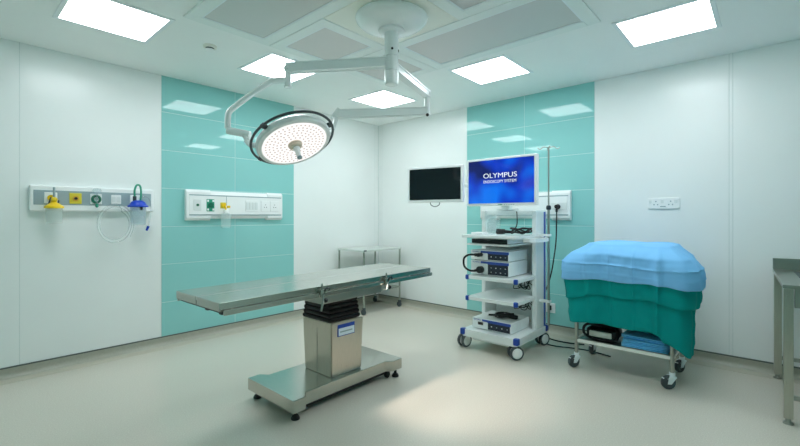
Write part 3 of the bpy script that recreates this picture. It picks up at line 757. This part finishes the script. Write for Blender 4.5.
for zc, nm, lab, zf in ((.545, 'hanging_lead', 'thin black leads bunched below the upper cart shelf', .730), (.318, 'hanging_lead', 'thin black leads bunched behind the lowest cart unit', .510)):
    t_ = thing(nm, lab, 'lead', (-.66, -2.86, zf))
    for q in range(3):
        pts = [(.06*q-.05, -.05+.05*q, -.005)]
        for k in range(5): pts.append((-.05+.06*q+RN.uniform(-.04, .04), -.08+.035*k+RN.uniform(-.02, .02), -.03-.10*abs(math.sin(k*1.1+q))))
        pts.append((.06, -.05+.05*q, -.10)); MB().tube(pts, .0045, 8, 5).build('strand', M['black'], t_)
# power cord from panel to floor
pc = thing('power_cord', 'black power cord hanging from the panel socket down past the low socket to the floor', 'power cord', (-.05, -3.02, 1.50))
mb = MB(); mb.cyl((-.024, 0, 0), (-.075, 0, 0), .03, .022, 20); mb.cyl((-.055, 0, -.005), (-.06, 0, -.06), .013); mb.build('plug', M['black'], pc)
MB().tube([(-.06, 0, -.05), (-.062, .0, -.2), (-.065, .01, -.45), (-.08, .05, -.75), (-.10, .10, -.95), (-.12, .145, -1.05), (-.15, .19, -1.25), (-.17, .20, -1.42), (-.20, .13, -1.485), (-.25, .02, -1.491), (-.285, -.10, -1.491), (-.27, -.24, -1.491), (-.22, -.36, -1.491)], .0075, 10, 7).build('lead', M['black'], pc)
fc_ = MB().tube([(-.42, -2.92, .009), (-.50, -3.02, .008), (-.53, -3.16, .008), (-.48, -3.32, .008), (-.45, -3.50, .008), (-.50, -3.70, .009)], .006, 10, 7).build('floor_cable', M['black'])
tag(fc_, 'thin black cable lying on the floor between the cart and the draped trolley', 'cable')

# ------------------------------------------------------------------ trolley, drapes and what lies on its shelf
TXc, TYc = -.73, -3.91
tr = thing('instrument_trolley', 'steel trolley on swivel casters hidden under blue and green drapes', 'trolley', (TXc, TYc, 0))
hx, hy = .25, .372
for sx in (-1, 1):
    for sy in (-1, 1):
        x, y = sx*hx, sy*hy
        L_ = MB().cyl((x, y, .125), (x, y, .88), .0165, seg=18).build('leg', M['steel_dull'], tr)
        Mx = Matrix.Translation((x, y, 0)) @ Matrix.Rotation((-.75 if sx < 0 else -.3)+sy*.15, 4, 'Z')
        fk = MB(Mx); fk.cyl((0, 0, .105), (0, 0, .135), .022); fk.prism([(-.03, -.03), (.022, -.03), (.022, .03), (-.03, .03)], .095, .108, .003)
        for s in (-1, 1):
            fk.prism([(-.045, .045), (-.015, .045), (.025, .10), (-.035, .10)], s*.021-.002, s*.021+.002, .0, M=Matrix.Rotation(PI/2, 4, 'X'))
        fk.box((-.075, -.014, .082), (-.03, .014, .094), .004); fo = fk.build('caster', M['alu'], L_)
        wh = MB(Mx); R_ = Matrix.Translation((-.03, 0, .0555)) @ Matrix.Rotation(PI/2, 4, 'X')
        wh.lathe([(0, -.012), (.032, -.012), (.036, -.016), (.051, -.015), (.0555, -.008), (.0555, .008), (.051, .015), (.036, .016), (.03, .012), (0, .012)], 32, R_); wh.build('wheel', M['tyre'], fo)
mb = MB()
for a in ((-hx-.012, -hy, .235, -hx+.012, hy, .262), (hx-.012, -hy, .235, hx+.012, hy, .262), (-hx, -hy-.012, .235, hx, -hy+.012, .262), (-hx, hy-.012, .235, hx, hy+.012, .262)): mb.box(a[:3], a[3:], .003)
mb.build('shelf_frame', M['cream'], tr)
MB().box((-hx, -hy, .248), (hx, hy, .256)).build('lower_shelf', M['steel_dull'], tr)
MB().box((-hx, -hy, .86), (hx, hy, .885), .006).build('upper_shelf', M['steel_dull'], tr)
mb = MB(); mb.box((-.17, -.30, .885), (.20, .23, 1.08), .02); mb.build('raised_tray', M['steel_dull'], tr)

def drape(name, x0, x1, y0, y1, ztop, hem, flare, m_, seed=1, creases=(), hcrease=(), cr=.06, ripple=.006, dome=.0, soft=((0, .075), (4, .075)), taper=0.0):
    """sheet over a rectangle. p: 0 front(+Y end) ..1 front(-Y end) ..2 back(-Y) ..3 back(+Y) ..4"""
    N = 360; TR, SR = 10, 34; rn = random.Random(seed); ph = [rn.uniform(0, 6.28) for _ in range(8)]
    corners = [V((x0, y1)), V((x0, y0)), V((x1, y0)), V((x1, y1))]; nrm_ = [V((-1, 0)), V((0, -1)), V((1, 0)), V((0, 1))]
    cen = V(((x0+x1)/2, (y0+y1)/2)); t = bmesh.new(); rings = []
    per = []
    for i in range(N):
        p = 4*i/N; k = int(p) % 4; f = p-int(p)
        q = corners[k].lerp(corners[(k+1) % 4], f); nn = nrm_[k].copy()
        e = .14
        if f < e: nn = nrm_[k].lerp(nrm_[k-1], .5*(1-f/e)); 
        elif f > 1-e: nn = nrm_[k].lerp(nrm_[(k+1) % 4], .5*(f-(1-e))/e)
        nn.normalize()
        # round the plan corners a little
        fc2 = min(f, 1-f); rd = max(0, 1-fc2/.1)*cr*.35
        q = q-nn*rd
        per.append((p, q, nn))
    c0 = t.verts.new((cen.x, cen.y, ztop+dome))
    for a in range(1, TR+1):
        s = a/TR; rg_ = []
        for p, q, nn in per:
            xy = cen.lerp(q, s); wob = .0035*math.sin(xy.x*23+ph[0])*math.sin(xy.y*17+ph[1])+.004*noise.noise((xy.x*9, xy.y*9, 0))
            z = ztop+dome*(1-s*s)+wob - (.012*max(0, s-.85)/.15)
            rg_.append(t.verts.new((xy.x, xy.y, z)))
        rings.append(rg_)
    for a in range(1, SR+1):
        s = (a/SR); rg_ = []
        for p, q, nn in per:
            hz = lerp_list(hem, p); fl = lerp_list(flare, p); drop = (ztop-.012-hz)*s**1.15
            out = fl*(1-math.exp(-(drop/lerp_list(soft, p))**1.4))-taper*max(0, drop-.16)
            amp = ripple*min(1, drop/.12)
            out += amp*(math.sin(p*9+ph[2])+.6*math.sin(p*17+ph[3]+drop*4)+.4*math.sin(p*31+ph[4]))
            for cp_, wd, am in creases: out += am*math.exp(-((p-cp_)/wd)**2)*min(1, drop/.06)
            zz = ztop-.012-drop
            ca, sa = math.cos(p*PI/2), math.sin(p*PI/2)
            out += .010*min(1, drop/.08)*(noise.noise((ca*3.2, sa*3.2, zz*9))+.7*noise.noise((ca*8+5, sa*8, zz*17)))
            for cz, wd, am in hcrease: out += am*math.exp(-((zz-cz-.01*math.sin(p*5+ph[5]))/wd)**2)
            xy = q+nn*(out+.008)
            rg_.append(t.verts.new((xy.x, xy.y, zz)))
        rings.append(rg_)
    for k in range(N): t.faces.new((c0, rings[0][k], rings[0][(k+1) % N]))
    for A, B in zip(rings, rings[1:]):
        for k in range(N): t.faces.new((A[k], B[k], B[(k+1) % N], A[(k+1) % N]))
    bmesh.ops.recalc_face_normals(t, faces=t.faces)
    mb = MB(); mb._add(t); o = mb.build(name, m_, ang=60, wn=False)
    sd = o.modifiers.new('thick', 'SOLIDIFY'); sd.thickness = .003; sd.offset = -1
    return o
o = drape('surgical_drape', -.955, -.47, -4.265, -3.625, 1.152, [(0, .815), (.15, .838), (.5, .825), (.8, .835), (.92, .83), (1, .81), (1.12, .80), (1.5, .84), (2, .8), (2.5, .82), (3, .8), (3.5, .83), (4, .815)],
          [(0, .25), (.1, .16), (.25, .132), (.75, .132), (.9, .16), (1, .23), (1.3, .225), (2, .15), (2.5, .10), (3, .22), (3.5, .22), (4, .25)], M['bluedrape'], 3,
          creases=((.33, .012, .008), (.62, .012, .008), (.885, .016, .024), (.10, .02, .02), (1.12, .03, -.014)), hcrease=((.965, .007, .011), (1.05, .018, .010), (.885, .006, .005)), soft=[(0, .10), (.15, .06), (.85, .06), (1, .10), (1.5, .13), (2.5, .06), (3.5, .13), (4, .10)], taper=.12)
tag(o, 'light blue surgical drape spread over the top of the trolley', 'surgical drape')
o = drape('surgical_drape', -.945, -.48, -4.255, -3.635, 1.125, [(0, .64), (.05, .66), (.1, .70), (.5, .685), (.8, .70), (.86, .69), (1, .65), (1.1, .64), (1.35, .7), (1.5, .66), (2, .68), (3, .68), (3.5, .66), (4, .64)],
          [(0, .23), (.1, .14), (.25, .115), (.75, .115), (.9, .14), (1, .20), (1.3, .20), (2, .13), (2.5, .08), (3, .195), (3.5, .20), (4, .23)], M['greendrape'], 3,
          creases=((.33, .012, .008), (.62, .012, .008), (.885, .016, .024), (.10, .02, .02), (1.12, .03, -.014)), soft=[(0, .10), (.15, .06), (.85, .06), (1, .10), (1.5, .13), (2.5, .06), (3.5, .13), (4, .10)], taper=.06)
tag(o, 'dark green drape showing as a band just below the light blue one', 'surgical drape')
o = drape('surgical_drape', -.935, -.49, -4.245, -3.645, 1.11, [(0, .43), (.1, .445), (.5, .43), (.84, .435), (.89, .43), (.93, .37), (1.08, .26), (1.35, .33), (1.7, .44), (2, .44), (3, .43), (3.5, .41), (4, .43)],
          [(0, .21), (.1, .12), (.25, .10), (.82, .10), (.9, .125), (1, .185), (1.3, .165), (2, .11), (2.5, .07), (3, .175), (3.5, .18), (4, .21)], M['greendrape'], 3,
          creases=((.33, .012, .008), (.62, .012, .008), (.885, .016, .024), (.10, .02, .02), (1.12, .03, -.014)), soft=[(0, .10), (.15, .06), (.85, .06), (1, .10), (1.5, .13), (2.5, .06), (3.5, .13), (4, .10)], taper=.03)
tag(o, 'lowest dark green drape, hanging longest down the near end of the trolley', 'surgical drape')
# folded blue drapes
def folded(cx, cy, z, w, d, layers, rz, lab):
    path = []; hgt = .0075
    for k in range(layers):
        z_ = k*hgt; xs = (-w/2, w/2) if k % 2 == 0 else (w/2, -w/2)
        path += [(xs[0], z_), ((xs[0]+xs[1])/2, z_+.0006), (xs[1], z_)]
        if k < layers-1: path.append((xs[1]+(.0045 if xs[1] > 0 else -.0045), z_+hgt/2))
    t = bmesh.new(); rows = []
    for j_ in range(9):
        y = -d/2+d*j_/8
        rows.append([t.verts.new((x, y+RN.uniform(-.001, .001), zz+.0012*math.sin(y*30+x*20))) for x, zz in path])
    for A, B in zip(rows, rows[1:]):
        for i in range(len(A)-1): t.faces.new((A[i], A[i+1], B[i+1], B[i]))
    mb = MB(); mb._add(t); o = mb.build('folded_drape', M['padblue'], ang=60, wn=False)
    sd = o.modifiers.new('thick', 'SOLIDIFY'); sd.thickness = .0055; sd.offset = 0
    o.location = (cx, cy, z+.004); o.rotation_euler = (0, 0, rz)
    tag(o, lab, 'folded drape', 'folded blue drapes on the trolley shelf')
    return o
folded(-.79, -4.075, .258, .30, .34, 5, PI, 'folded light blue drape at the bottom of the pile on the trolley shelf')
folded(-.795, -4.075, .299, .295, .335, 4, PI+.04, 'folded light blue drape in the middle of the pile on the trolley shelf')
folded(-.785, -4.07, .333, .28, .325, 4, PI-.06, 'folded light blue drape on top of the pile on the trolley shelf')
# cased device
cd = thing('cased_device', 'dark cased unit with a pale front panel and black cable on the trolley shelf', 'cased unit', (-.80, -3.725, .258))
MB().box((-.10, -.125, .012), (.13, .13, .105), .025, 3).build('case', M['black'], cd)
MB().box((-.112, -.09, .03), (-.09, .10, .082), .008, 2).build('front_panel', M['cream'], cd)
MB().tube([(-.11, -.12, .03), (-.115, 0, .014), (-.11, .12, .03), (-.09, .155, .075), (-.08, .13, .125), (-.04, .06, .13), (-.02, -.02, .115), (-.03, -.1, .12), (-.07, -.14, .09)], .012, 10, 6, closed=True).build('cable', M['black'], cd)
MB().tube([(.02, .08, .10), (.0, .04, .135), (.0, -.04, .135), (.02, -.08, .10)], .01, 10, 6).build('handle', M['black'], cd)

# ------------------------------------------------------------------ steel sink bench at the right edge
sb = thing('steel_bench', 'stainless steel sink bench with upstand against the right wall', 'steel bench', (-.585, -5.427, 0), math.radians(2.3))
BL = .52
MB().box((-.54, -BL, .905), (.53, BL, .93), .004).build('bench_top', M['steel_dull'], sb)
MB().box((.525, -BL, .93), (.548, BL, 1.025), .003).build('upstand', M['steel_dull'], sb)
MB().box((-.53, -BL+.02, .78), (-.515, BL-.06, .905), .002, 1).build('apron', M['steel_dull'], sb)
mb = MB(); mb.box((-.05, -.3, .9305), (.36, .40, .934), .002, 1); mb.build('basin', M['darkgrey'], sb)
for x in (-.515, .49):
    for y in (BL-.03, -BL+.03):
        MB().box((x-.025, y-.025, .04), (x+.025, y+.025, .905), .004).build('leg', M['steel_v'], sb)
        for o_ in [o for o in sb.children if o.name.startswith('leg')][-1:]:
            MB().lathe([(0, 0), (.028, 0), (.028, .012), (.016, .02), (.014, .042), (0, .042)], 20, Matrix.Translation((x, y, 0))).build('adjustable_foot', M['steel_dull'], o_)
for x in (-.515, .49):
    MB().box((x-.012, -BL+.055, .165), (x+.012, BL-.055, .195), .003).build('stretcher', M['steel_dull'], sb)
MB().box((-.49, -BL+.04, .85), (.47, -BL+.06, .9)).build('side_apron', M['steel_dull'], sb)

# ------------------------------------------------------------------ camera, world, view
cam_d = bpy.data.cameras.new('camera'); cam_o = bpy.data.objects.new('camera', cam_d); COL.objects.link(cam_o)
cam_o.location = (-4.909, -4.862, 1.385); cam_o.rotation_euler = (PI/2, 0, -math.atan2(.7461, .6658))
cam_d.sensor_width = 36; cam_d.sensor_fit = 'HORIZONTAL'; cam_d.lens = 413.5/800*36; cam_d.shift_y = -6.5/800; cam_d.clip_start = .05
SC.camera = cam_o
w = bpy.data.worlds.new('world'); SC.world = w; w.use_nodes = True
w.node_tree.nodes['Background'].inputs['Color'].default_value = (.0, .0, .0, 1)
SC.view_settings.view_transform = 'Standard'; SC.view_settings.look = 'None'
SC.view_settings.exposure = 0.0; SC.view_settings.gamma = 1.0; SC.view_settings.use_curve_mapping = False
SC.cycles.max_bounces = 14; SC.cycles.diffuse_bounces = 12; SC.cycles.glossy_bounces = 5; SC.cycles.transparent_max_bounces = 10
SC.cycles.sample_clamp_indirect = 6.0
